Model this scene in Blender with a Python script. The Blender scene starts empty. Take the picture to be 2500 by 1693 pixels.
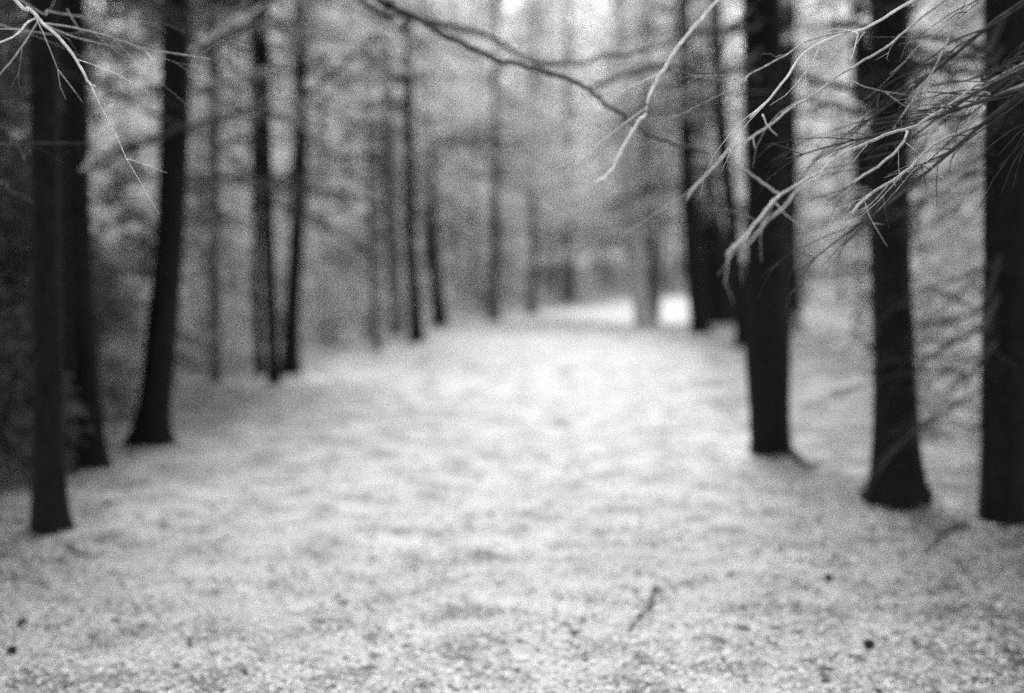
import bpy, math, random
import numpy as np
from mathutils import Vector, Matrix

random.seed(7)
rng = np.random.default_rng(7)
scene = bpy.context.scene
C = scene.collection
R = math.radians

# ------------------------------------------------------------------ camera
FPX = 3333.0                      # focal length in pixels of the 2500 px wide photograph
CAM_Z = 1.5
HORIZON = 640.0
PITCH = math.atan((846.5 - HORIZON) / FPX)
cam_d = bpy.data.cameras.new('camera')
cam = bpy.data.objects.new('camera', cam_d)
C.objects.link(cam)
cam.location = (0, 0, CAM_Z)
cam.rotation_euler = (math.pi / 2 - PITCH, 0, 0)
cam_d.sensor_fit = 'HORIZONTAL'
cam_d.sensor_width = 37.5
cam_d.lens = 50.0
cam_d.clip_start = 0.05
cam_d.clip_end = 2000
cam_d.dof.use_dof = True
cam_d.dof.focus_distance = 3.45
cam_d.dof.aperture_fstop = 1.15
scene.camera = cam

# ------------------------------------------------------------------ sky, sun, exposure
SUN_EL, SUN_AZ = 54.0, -3.0      # azimuth from +Y (view direction), negative = left
w = bpy.data.worlds.new('World')
scene.world = w
w.use_nodes = True
nt = w.node_tree
nt.nodes.clear()
sky = nt.nodes.new('ShaderNodeTexSky')
sky.sky_type = 'NISHITA'
sky.sun_disc = False
sky.sun_elevation = R(SUN_EL)
sky.sun_rotation = R(SUN_AZ)
sky.dust_density = 4.0
sky.air_density = 1.5
bw = nt.nodes.new('ShaderNodeRGBToBW')       # black and white film
bg = nt.nodes.new('ShaderNodeBackground')
bg.inputs['Strength'].default_value = 0.15
wo = nt.nodes.new('ShaderNodeOutputWorld')
nt.links.new(sky.outputs[0], bw.inputs[0])
nt.links.new(bw.outputs[0], bg.inputs['Color'])
nt.links.new(bg.outputs[0], wo.inputs['Surface'])

sun_d = bpy.data.lights.new('sun', 'SUN')
sun_d.energy = 1.1
sun_d.angle = R(16)
sun = bpy.data.objects.new('sun', sun_d)
C.objects.link(sun)
sv = Vector((math.sin(R(SUN_AZ)) * math.cos(R(SUN_EL)), math.cos(R(SUN_AZ)) * math.cos(R(SUN_EL)), math.sin(R(SUN_EL))))
sun.rotation_euler = (-sv).to_track_quat('-Z', 'Y').to_euler()
sun.location = sv * 60

vs = scene.view_settings
vs.view_transform = 'Standard'
vs.look = 'None'
vs.gamma = 1.0
vs.use_curve_mapping = False
vs.exposure = 2.15
scene.cycles.use_denoising = False     # the sampling noise stands in for film grain
scene.cycles.use_adaptive_sampling = False
scene.cycles.filter_width = 1.6
scene.cycles.use_guiding = True
scene.cycles.guiding_training_samples = 32
scene.cycles.use_light_tree = False
scene.cycles.max_bounces = 8
scene.cycles.diffuse_bounces = 3
scene.cycles.transmission_bounces = 4

# ------------------------------------------------------------------ helpers
cp, sp_ = math.cos(PITCH), math.sin(PITCH)
def ray(px, py):
    a, b = (px - 1250.0) / FPX, -(py - 846.5) / FPX
    return Vector((a, cp + b * sp_, b * cp - sp_))
def at(px, py, Y):
    d = ray(px, py)
    t = Y / d.y
    return Vector((d.x * t, Y, CAM_Z + d.z * t))

def _hash(ix, iy, s):
    h = np.sin(ix * 127.1 + iy * 311.7 + s * 74.7) * 43758.5453
    return h - np.floor(h)
def vnoise(x, y, s=0):
    x = np.asarray(x, float); y = np.asarray(y, float)
    ix, iy = np.floor(x), np.floor(y)
    fx, fy = x - ix, y - iy
    fx = fx * fx * (3 - 2 * fx); fy = fy * fy * (3 - 2 * fy)
    a, b = _hash(ix, iy, s), _hash(ix + 1, iy, s)
    c, d = _hash(ix, iy + 1, s), _hash(ix + 1, iy + 1, s)
    return (a * (1 - fx) + b * fx) * (1 - fy) + (c * (1 - fx) + d * fx) * fy
def smooth(a, b, x):
    t = np.clip((np.asarray(x, float) - a) / (b - a), 0, 1)
    return t * t * (3 - 2 * t)

# the path: centre and half width as functions of distance
_PY = np.array([-10, 4, 8, 12, 18, 26, 36, 50, 62, 80, 110.])
_PL = np.array([-2.3, -2.4, -2.5, -2.7, -3.0, -2.1, -0.7, 3.4, 8.0, 18, 40.])
_PR = np.array([2.0, 2.0, 1.9, 2.1, 2.6, 3.6, 4.9, 7.6, 12.0, 21, 43.])
def path_edges(y):
    return np.interp(y, _PY, _PL), np.interp(y, _PY, _PR)
def wear(x, y):
    """1 in the middle of the worn path, 0 well outside it"""
    l, r = path_edges(y)
    n = (vnoise(np.asarray(x) * 0.9, np.asarray(y) * 0.9, 3) - 0.5) * 0.9 + (vnoise(np.asarray(x) * 3, np.asarray(y) * 3, 4) - 0.5) * 0.4
    return smooth(-0.5, 0.7, np.minimum(x - l, r - x) + n)
def gh(x, y):
    x = np.asarray(x, float); y = np.asarray(y, float)
    l, r = path_edges(y)
    off_r = np.maximum(x - r - 0.6, 0); off_l = np.maximum(l - x - 0.8, 0)
    bank = np.minimum(0.13 * off_r, 2.6) * smooth(9, 20, y) + np.minimum(0.06 * off_l, 1.2) * smooth(12, 24, y)
    lump = (vnoise(x * 0.6, y * 0.6, 1) - 0.5) * 0.06 + (vnoise(x * 2.3, y * 2.3, 2) - 0.5) * 0.035 + (vnoise(x * 7, y * 7, 5) - 0.5) * 0.016
    return bank + lump
def ground_at(px, py):
    d = ray(px, py)
    t = 2.0
    while t < 120:
        p = Vector((0, 0, CAM_Z)) + d * t
        if p.z <= float(gh(p.x, p.y)):
            break
        t += 0.04
    return Vector((p.x, p.y, float(gh(p.x, p.y))))

class MB:
    """collects tubes and faces, builds ONE mesh object"""
    def __init__(s):
        s.v, s.f, s.m = [], [], []
    def tube(s, pts, rad, n=6, mat=0, wob=0.0, cap=True):
        pts = [Vector(p) for p in pts]
        base = len(s.v)
        up = Vector((0.13, 0.31, 0.94))
        for i, p in enumerate(pts):
            a = pts[max(i - 1, 0)]; b = pts[min(i + 1, len(pts) - 1)]
            t = (b - a)
            if t.length < 1e-9: t = Vector((0, 0, 1))
            t.normalize()
            u = t.cross(up)
            if u.length < 0.05: u = t.cross(Vector((1, 0.2, 0)))
            u.normalize(); v = t.cross(u)
            r = rad[i] if not callable(rad) else rad(i)
            for k in range(n):
                a_ = 2 * math.pi * k / n
                rr = r * (1 + (random.uniform(-wob, wob) if wob else 0))
                s.v.append(p + u * (math.cos(a_) * rr) + v * (math.sin(a_) * rr))
        for i in range(len(pts) - 1):
            for k in range(n):
                k2 = (k + 1) % n
                s.f.append((base + i * n + k, base + i * n + k2, base + (i + 1) * n + k2, base + (i + 1) * n + k)); s.m.append(mat)
        if cap:
            s.f.append(tuple(base + k for k in range(n))[::-1]); s.m.append(mat)
            e = base + (len(pts) - 1) * n
            s.f.append(tuple(e + k for k in range(n))); s.m.append(mat)
    def mesh(s, name, mats, smooth_=True):
        me = bpy.data.meshes.new(name)
        me.from_pydata([tuple(v) for v in s.v], [], s.f)
        for m in mats: me.materials.append(m)
        me.polygons.foreach_set('material_index', s.m)
        if smooth_: me.polygons.foreach_set('use_smooth', [True] * len(s.f))
        me.update()
        return me

def quads_mesh(name, P, mats, midx=None):
    """P: (n,4,3) array of free quads -> one mesh"""
    n = len(P)
    me = bpy.data.meshes.new(name)
    me.vertices.add(4 * n)
    me.vertices.foreach_set('co', P.reshape(-1).astype(np.float32))
    me.loops.add(4 * n)
    me.loops.foreach_set('vertex_index', np.arange(4 * n, dtype=np.int32))
    me.polygons.add(n)
    me.polygons.foreach_set('loop_start', np.arange(0, 4 * n, 4, dtype=np.int32))
    me.polygons.foreach_set('loop_total', np.full(n, 4, np.int32))
    for m in mats: me.materials.append(m)
    if midx is not None: me.polygons.foreach_set('material_index', midx.astype(np.int32))
    me.update(calc_edges=True)
    return me

def obj(name, me, parent=None, loc=None):
    o = bpy.data.objects.new(name, me)
    C.objects.link(o)
    if parent: o.parent = parent
    if loc is not None: o.location = loc
    return o
def thing(name, label, cat, loc=(0, 0, 0), group=None):
    o = bpy.data.objects.new(name, None)
    C.objects.link(o)
    o.location = loc
    o.empty_display_size = 0.3
    o['label'] = label; o['category'] = cat
    if group: o['group'] = group
    return o
def tag(o, label=None, cat=None, group=None, kind=None):
    if label: o['label'] = label
    if cat: o['category'] = cat
    if group: o['group'] = group
    if kind: o['kind'] = kind
    return o

def spline(pts, n):
    """Catmull-Rom through pts, n samples per span"""
    pts = [Vector(p) for p in pts]
    q = [pts[0] * 2 - pts[1]] + pts + [pts[-1] * 2 - pts[-2]]
    out = []
    for i in range(1, len(q) - 2):
        for k in range(n):
            t = k / n
            a, b, c, d = q[i - 1], q[i], q[i + 1], q[i + 2]
            out.append(0.5 * ((2 * b) + (c - a) * t + (2 * a - 5 * b + 4 * c - d) * t * t + (3 * b - a - 3 * c + d) * t ** 3))
    out.append(pts[-1])
    return out

# ------------------------------------------------------------------ materials (all neutral grey: the film is black and white)
def new_mat(name):
    m = bpy.data.materials.new(name)
    m.use_nodes = True
    t = m.node_tree
    for n in list(t.nodes): t.nodes.remove(n)
    out = t.nodes.new('ShaderNodeOutputMaterial')
    return m, t, out
def ramp(t, src, stops):
    r = t.nodes.new('ShaderNodeValToRGB')
    while len(r.color_ramp.elements) < len(stops): r.color_ramp.elements.new(0.5)
    for e, (p, v) in zip(r.color_ramp.elements, stops):
        e.position = p; e.color = (v, v, v, 1)
    t.links.new(src, r.inputs[0])
    return r
def noise(t, vec, scale, detail=4, rough=0.6):
    n = t.nodes.new('ShaderNodeTexNoise')
    n.inputs['Scale'].default_value = scale
    n.inputs['Detail'].default_value = detail
    n.inputs['Roughness'].default_value = rough
    t.links.new(vec, n.inputs['Vector'])
    return n.outputs[0]
def bark_mat(name, dark, light, stretch=6.0, scale=9.0, bump=0.6):
    m, t, out = new_mat(name)
    tc = t.nodes.new('ShaderNodeTexCoord')
    mp = t.nodes.new('ShaderNodeMapping')
    mp.inputs['Scale'].default_value = (stretch, stretch, 1.0)
    t.links.new(tc.outputs['Object'], mp.inputs['Vector'])
    n1 = noise(t, mp.outputs[0], scale, 6, 0.65)
    vo = t.nodes.new('ShaderNodeTexVoronoi')
    vo.inputs['Scale'].default_value = scale * 0.8
    t.links.new(mp.outputs[0], vo.inputs['Vector'])
    r = ramp(t, n1, [(0.3, dark), (0.62, light), (0.8, light * 2.2)])
    b = t.nodes.new('ShaderNodeBsdfPrincipled')
    b.inputs['Roughness'].default_value = 0.95
    b.inputs['Specular IOR Level'].default_value = 0.08
    t.links.new(r.outputs[0], b.inputs['Base Color'])
    ad = t.nodes.new('ShaderNodeMath'); ad.operation = 'ADD'
    t.links.new(n1, ad.inputs[0]); t.links.new(vo.outputs['Distance'], ad.inputs[1])
    bu = t.nodes.new('ShaderNodeBump')
    bu.inputs['Strength'].default_value = bump; bu.inputs['Distance'].default_value = 0.012
    t.links.new(ad.outputs[0], bu.inputs['Height'])
    t.links.new(bu.outputs[0], b.inputs['Normal'])
    t.links.new(b.outputs[0], out.inputs['Surface'])
    return m
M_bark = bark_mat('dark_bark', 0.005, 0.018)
M_barkfar = bark_mat('haze_grey_bark', 0.04, 0.10)  # bark colour lightened to stand in for the haze fading of distant trunks
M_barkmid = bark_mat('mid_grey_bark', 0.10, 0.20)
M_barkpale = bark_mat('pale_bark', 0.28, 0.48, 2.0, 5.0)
M_twigd = bark_mat('dark_twig', 0.025, 0.07, 1.0, 30.0, 0.3)
M_twigp = bark_mat('pale_twig', 0.52, 0.80, 1.0, 60.0, 0.4)
M_twigm = bark_mat('grey_twig', 0.24, 0.44, 1.0, 60.0, 0.4)
M_cone = bark_mat('cone_scale', 0.02, 0.05, 1.0, 40.0, 0.3)

def leaf_mat(name, lo, hi, trans=0.45):
    m, t, out = new_mat(name)
    ge = t.nodes.new('ShaderNodeNewGeometry')
    oi = t.nodes.new('ShaderNodeObjectInfo')
    ad = t.nodes.new('ShaderNodeMath'); ad.operation = 'MULTIPLY_ADD'
    t.links.new(ge.outputs['Random Per Island'], ad.inputs[0]); ad.inputs[1].default_value = 0.6
    sc = t.nodes.new('ShaderNodeMath'); sc.operation = 'MULTIPLY'; sc.inputs[1].default_value = 0.4
    t.links.new(oi.outputs['Random'], sc.inputs[0]); t.links.new(sc.outputs[0], ad.inputs[2])
    r = ramp(t, ad.outputs[0], [(0.0, lo), (1.0, hi)])
    d = t.nodes.new('ShaderNodeBsdfDiffuse'); tr = t.nodes.new('ShaderNodeBsdfTranslucent')
    t.links.new(r.outputs[0], d.inputs['Color']); t.links.new(r.outputs[0], tr.inputs['Color'])
    mx = t.nodes.new('ShaderNodeMixShader'); mx.inputs[0].default_value = trans
    t.links.new(d.outputs[0], mx.inputs[1]); t.links.new(tr.outputs[0], mx.inputs[2])
    t.links.new(mx.outputs[0], out.inputs['Surface'])
    return m
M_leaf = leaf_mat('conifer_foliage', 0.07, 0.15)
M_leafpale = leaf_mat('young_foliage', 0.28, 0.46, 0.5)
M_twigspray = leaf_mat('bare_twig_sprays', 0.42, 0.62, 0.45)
M_litter_p = leaf_mat('pale_litter', 0.40, 0.70, 0.15)
M_litter_d = leaf_mat('dark_litter', 0.06, 0.24, 0.1)

def ground_mat():
    m, t, out = new_mat('forest_floor')
    tc = t.nodes.new('ShaderNodeTexCoord')
    v = tc.outputs['Object']
    at_ = t.nodes.new('ShaderNodeAttribute'); at_.attribute_name = 'wear'
    big = noise(t, v, 1.3, 3, 0.55)
    mid = noise(t, v, 3.4, 3, 0.5)
    fine = noise(t, v, 45.0, 6, 0.75)
    r_path = ramp(t, mid, [(0.32, 0.17), (0.43, 0.32), (0.54, 0.41), (0.7, 0.46)])
    r_side = ramp(t, mid, [(0.32, 0.09), (0.5, 0.22), (0.72, 0.34)])
    mx = t.nodes.new('ShaderNodeMix'); mx.data_type = 'RGBA'
    t.links.new(at_.outputs['Fac'], mx.inputs[0])
    t.links.new(r_side.outputs[0], mx.inputs[6]); t.links.new(r_path.outputs[0], mx.inputs[7])
    r_big = ramp(t, big, [(0.3, 0.72), (0.65, 1.0)])
    r_fine = ramp(t, fine, [(0.32, 0.45), (0.55, 1.0)])
    m1 = t.nodes.new('ShaderNodeMix'); m1.data_type = 'RGBA'; m1.blend_type = 'MULTIPLY'; m1.inputs[0].default_value = 0.8
    t.links.new(mx.outputs[2], m1.inputs[6]); t.links.new(r_big.outputs[0], m1.inputs[7])
    m2 = t.nodes.new('ShaderNodeMix'); m2.data_type = 'RGBA'; m2.blend_type = 'MULTIPLY'; m2.inputs[0].default_value = 0.5
    t.links.new(m1.outputs[2], m2.inputs[6]); t.links.new(r_fine.outputs[0], m2.inputs[7])
    b = t.nodes.new('ShaderNodeBsdfPrincipled')
    b.inputs['Roughness'].default_value = 1.0
    b.inputs['Specular IOR Level'].default_value = 0.0
    t.links.new(m2.outputs[2], b.inputs['Base Color'])
    bu = t.nodes.new('ShaderNodeBump'); bu.inputs['Strength'].default_value = 0.8; bu.inputs['Distance'].default_value = 0.02
    t.links.new(fine, bu.inputs['Height']); t.links.new(bu.outputs[0], b.inputs['Normal'])
    t.links.new(b.outputs[0], out.inputs['Surface'])
    return m
M_ground = ground_mat()

# ------------------------------------------------------------------ ground and path: one relief, split where the worn path begins
def ground_build():
    ys = np.concatenate([np.linspace(-300, -12, 12)[:-1], np.linspace(-12, 3.5, 30)[:-1], np.arange(3.5, 16, 0.07),
                         np.arange(16, 40, 0.25), np.arange(40, 90, 0.8), np.geomspace(90, 420, 20)])
    xs = np.concatenate([-np.geomspace(16, 420, 22)[::-1], np.arange(-15.5, -5, 0.4), np.arange(-5, 5.5, 0.075), np.arange(5.5, 20, 0.4), np.geomspace(20, 420, 22)])
    X, Y = np.meshgrid(xs, ys)
    Z = gh(X, Y)
    W = wear(X, Y)
    ny, nx = X.shape
    V = np.stack([X, Y, Z], -1).reshape(-1, 3)
    Wf = W.reshape(-1)
    idx = np.arange(nx * ny).reshape(ny, nx)
    F = np.stack([idx[:-1, :-1], idx[:-1, 1:], idx[1:, 1:], idx[1:, :-1]], -1).reshape(-1, 4)
    isp = (Wf[F].mean(1) > 0.5)
    for name, sel in (('ground', ~isp), ('path', isp)):
        f = F[sel]
        used, inv = np.unique(f, return_inverse=True)
        f = inv.reshape(-1, 4)
        me = bpy.data.meshes.new(name)
        n = len(f)
        me.vertices.add(len(used)); me.vertices.foreach_set('co', V[used].reshape(-1).astype(np.float32))
        me.loops.add(4 * n); me.loops.foreach_set('vertex_index', f.reshape(-1).astype(np.int32))
        me.polygons.add(n)
        me.polygons.foreach_set('loop_start', np.arange(0, 4 * n, 4, dtype=np.int32))
        me.polygons.foreach_set('loop_total', np.full(n, 4, np.int32))
        me.polygons.foreach_set('use_smooth', np.ones(n, bool))
        me.materials.append(M_ground)
        a = me.attributes.new('wear', 'FLOAT', 'POINT')
        a.data.foreach_set('value', Wf[used].astype(np.float32))
        me.update(calc_edges=True)
        o = obj(name, me)
        tag(o, {'ground': 'grey forest floor under the trees', 'path': 'pale worn path curving away between the trees'}[name], kind='structure')
ground_build()

# ------------------------------------------------------------------ foliage
def leaf_quads(pos, dirs, nrm, L, W):
    """diamond leaves: pos base, dirs length axis, nrm normal"""
    side = np.cross(dirs, nrm)
    side /= (np.linalg.norm(side, axis=1, keepdims=True) + 1e-9)
    L = L[:, None]; W = W[:, None]
    a = pos
    b = pos + dirs * L * 0.5 + side * W * 0.5 
    c = pos + dirs * L - nrm * L * 0.12
    d = pos + dirs * L * 0.5 - side * W * 0.5
    return np.stack([a, b, c, d], 1)
def rand_unit(n):
    v = rng.normal(size=(n, 3)); return v / np.linalg.norm(v, axis=1, keepdims=True)

def crown_mesh(name, H, z0, rmax, nb, leaf_mat_, twl=16, lf=6, leafL=0.15, top=0.15, droop=0.35, slim=1.0, spread=0.75, low=None):
    """conifer crown: boughs round the stem, twigs along them, flat sprays of leaves on the twigs"""
    mb = MB()
    Q = []
    for i in range(nb):
        u = (i + random.random()) / nb
        z = z0 + (H - z0) * (1 - (1 - u) ** 0.9) * 0.98
        if low: z = z0 + (H - z0) * u ** low
        prof = (1 - (z - z0) / (H - z0)) ** 0.75
        if not low: prof *= 0.55 + 0.45 * min(1, (z - z0) / (0.15 * (H - z0)) + 0.3)
        L = rmax * max(prof, top) * random.uniform(0.6, 1.15)
        az = random.uniform(0, 2 * math.pi)
        dz = random.uniform(-0.1, 0.35)
        d = Vector((math.cos(az), math.sin(az), 0))
        pts = []
        for k in range(5):
            s = k / 4
            pts.append(d * (L * s) + Vector((0, 0, z + dz * L * s - droop * L * s * s)))
        mb.tube(pts, [0.010 + 0.012 * L * (1 - k / 4.6) for k in range(5)], 3, 1, cap=False)
        nt_ = max(4, int(twl * L / rmax))
        s = rng.uniform(0.18, 1.0, nt_)
        P = np.array([list(p) for p in pts])
        base = np.stack([np.interp(s, np.linspace(0, 1, 5), P[:, j]) for j in range(3)], 1)
        ang = az + rng.choice([-1, 1], nt_) * rng.uniform(0.5, 1.3, nt_)
        td = np.stack([np.cos(ang), np.sin(ang), rng.uniform(-0.55, 0.05, nt_)], 1)
        td /= np.linalg.norm(td, axis=1, keepdims=True)
        tl = rng.uniform(0.25, 0.6, nt_) * (0.35 + 0.65 * L / rmax)
        for j in range(lf):
            q = (j + rng.uniform(0, 1, nt_)) / lf
            pos = base + td * (tl * q)[:, None]
            dd = td + rand_unit(nt_) * spread
            dd /= np.linalg.norm(dd, axis=1, keepdims=True)
            nn = np.array([0, 0, 1.0]) + rand_unit(nt_) * 0.7
            nn /= np.linalg.norm(nn, axis=1, keepdims=True)
            Q.append(leaf_quads(pos, dd, nn, rng.uniform(0.6, 1.3, nt_) * leafL, rng.uniform(0.35, 0.6, nt_) * leafL * slim))
    Q = np.concatenate(Q)
    b = len(mb.v)
    v = mb.v + [tuple(p) for p in Q.reshape(-1, 3)]
    f = mb.f + [tuple(range(b + 4 * i, b + 4 * i + 4)) for i in range(len(Q))]
    me = bpy.data.meshes.new(name)
    me.from_pydata([tuple(p) for p in v], [], f)
    me.materials.append(leaf_mat_); me.materials.append(M_twigd)
    me.polygons.foreach_set('material_index', mb.m + [0] * len(Q))
    me.update()
    return me

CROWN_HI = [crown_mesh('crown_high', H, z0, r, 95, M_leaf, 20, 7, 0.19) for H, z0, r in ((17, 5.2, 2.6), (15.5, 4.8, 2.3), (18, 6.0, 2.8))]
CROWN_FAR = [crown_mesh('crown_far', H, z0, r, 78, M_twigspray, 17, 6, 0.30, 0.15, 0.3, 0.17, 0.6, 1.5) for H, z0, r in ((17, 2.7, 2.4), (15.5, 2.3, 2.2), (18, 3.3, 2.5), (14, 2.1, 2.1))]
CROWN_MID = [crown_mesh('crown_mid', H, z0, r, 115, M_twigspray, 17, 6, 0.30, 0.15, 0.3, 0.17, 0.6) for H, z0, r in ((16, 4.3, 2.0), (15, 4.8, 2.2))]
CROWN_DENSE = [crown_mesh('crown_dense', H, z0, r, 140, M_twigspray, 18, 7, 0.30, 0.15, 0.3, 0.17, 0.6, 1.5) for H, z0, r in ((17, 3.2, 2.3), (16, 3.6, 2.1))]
CROWN_YOUNG = [crown_mesh('crown_young', H, 0.35, r, 42, M_leafpale, 12, 6, 0.13, 0.2, 0.2) for H, r in ((3.2, 1.0), (2.4, 0.85), (4.2, 1.15))]

CROWN_DARK = [crown_mesh('crown_dark', H, 0.3, r, 60, M_leaf, 16, 7, 0.12, 0.2, 0.25) for H, r in ((3.2, 0.95), (2.4, 0.85), (4.2, 1.1))]

def trunk_mesh_simple(name, H, r, mat, n=10, sway=0.12):
    mb = MB()
    ph = random.uniform(0, 6)
    zs = [-0.15, 0.0, 0.12, 0.35, 1, 2, 3, 4.5, 6, 8, 10, 12, 14, H]
    zs = [z for z in zs if z < H] + [H]
    pts = [Vector((sway * math.sin(z * 0.35 + ph) - sway * math.sin(ph), sway * math.cos(z * 0.28 + ph) - sway * math.cos(ph), z)) for z in zs]
    rad = [r * (1 - 0.92 * max(z, 0) / H) * (1 + 0.5 * math.exp(-max(z, 0) * 6)) for z in zs]
    mb.tube(pts, rad, n, 0, 0.05)
    return mb.mesh(name, [mat])
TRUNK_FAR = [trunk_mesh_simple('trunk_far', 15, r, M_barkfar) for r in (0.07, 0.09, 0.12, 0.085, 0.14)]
STEM_YOUNG = [trunk_mesh_simple('stem_young', H * 0.95, 0.025, M_barkfar, 6, 0.04) for H in (3.2, 2.4, 4.2)]

def dead_branch_mesh(L, seed, mat, r0=0.012, tw=11):
    """a dead conifer branch along +X: sagging axis, alternate twigs, twiglets"""
    st = random.getstate(); random.seed(seed)
    mb = MB()
    n = 9
    pts, rad = [], []
    y, z = 0.0, 0.0
    sl = random.uniform(-0.25, 0.25); ph = random.uniform(0, 6)
    for k in range(n + 1):
        s = k / n
        pts.append(Vector((L * s, 0.07 * L * math.sin(2.5 * s + ph) - 0.07 * L * math.sin(ph), sl * L * s - 0.22 * L * s * s + 0.015 * L * math.sin(9 * s + ph))))
        rad.append(r0 * (1 - 0.8 * s))
    mb.tube(pts, rad, 6)
    for j in range(tw):
        s = random.uniform(0.15, 0.98)
        i = min(int(s * n), n - 1); f_ = s * n - i
        p = pts[i].lerp(pts[i + 1], f_)
        sg = random.choice((-1, 1))
        a = random.uniform(0.45, 1.1) * sg
        d = Vector((math.cos(a), math.sin(a), random.uniform(-0.5, 0.15))).normalized()
        l = L * random.uniform(0.15, 0.42) * (1.15 - s * 0.6)
        q = [p + d * (l * t) + Vector((0, 0, -0.12 * l * t * t)) + Vector((random.uniform(-1, 1), random.uniform(-1, 1), random.uniform(-1, 1))) * 0.03 * l for t in (0, 0.33, 0.66, 1)]
        q[0] = p
        rr = r0 * 0.42 * (1 - 0.5 * s)
        mb.tube(q, [rr, rr * 0.8, rr * 0.6, rr * 0.3], 4)
        for _ in range(random.randint(1, 4)):
            t = random.uniform(0.3, 0.95)
            pp = q[0].lerp(q[3], t)
            a2 = a + random.choice((-1, 1)) * random.uniform(0.4, 0.9)
            d2 = Vector((math.cos(a2), math.sin(a2), random.uniform(-0.5, 0.2))).normalized()
            l2 = l * random.uniform(0.25, 0.5)
            mb.tube([pp, pp + d2 * l2 * 0.5, pp + d2 * l2 + Vector((0, 0, -0.1 * l2))], [rr * 0.55, rr * 0.45, rr * 0.25], 3)
    random.setstate(st)
    return mb.mesh('dead_branch', [mat])
DEAD_D = [dead_branch_mesh(1.0, 100 + i, M_twigd) for i in range(6)]
DEAD_F = [dead_branch_mesh(1.0, 300 + i, M_twigd, 0.008, 22) for i in range(5)]
DEAD_M = [dead_branch_mesh(1.0, 200 + i, M_twigm, 0.011) for i in range(4)]

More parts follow.
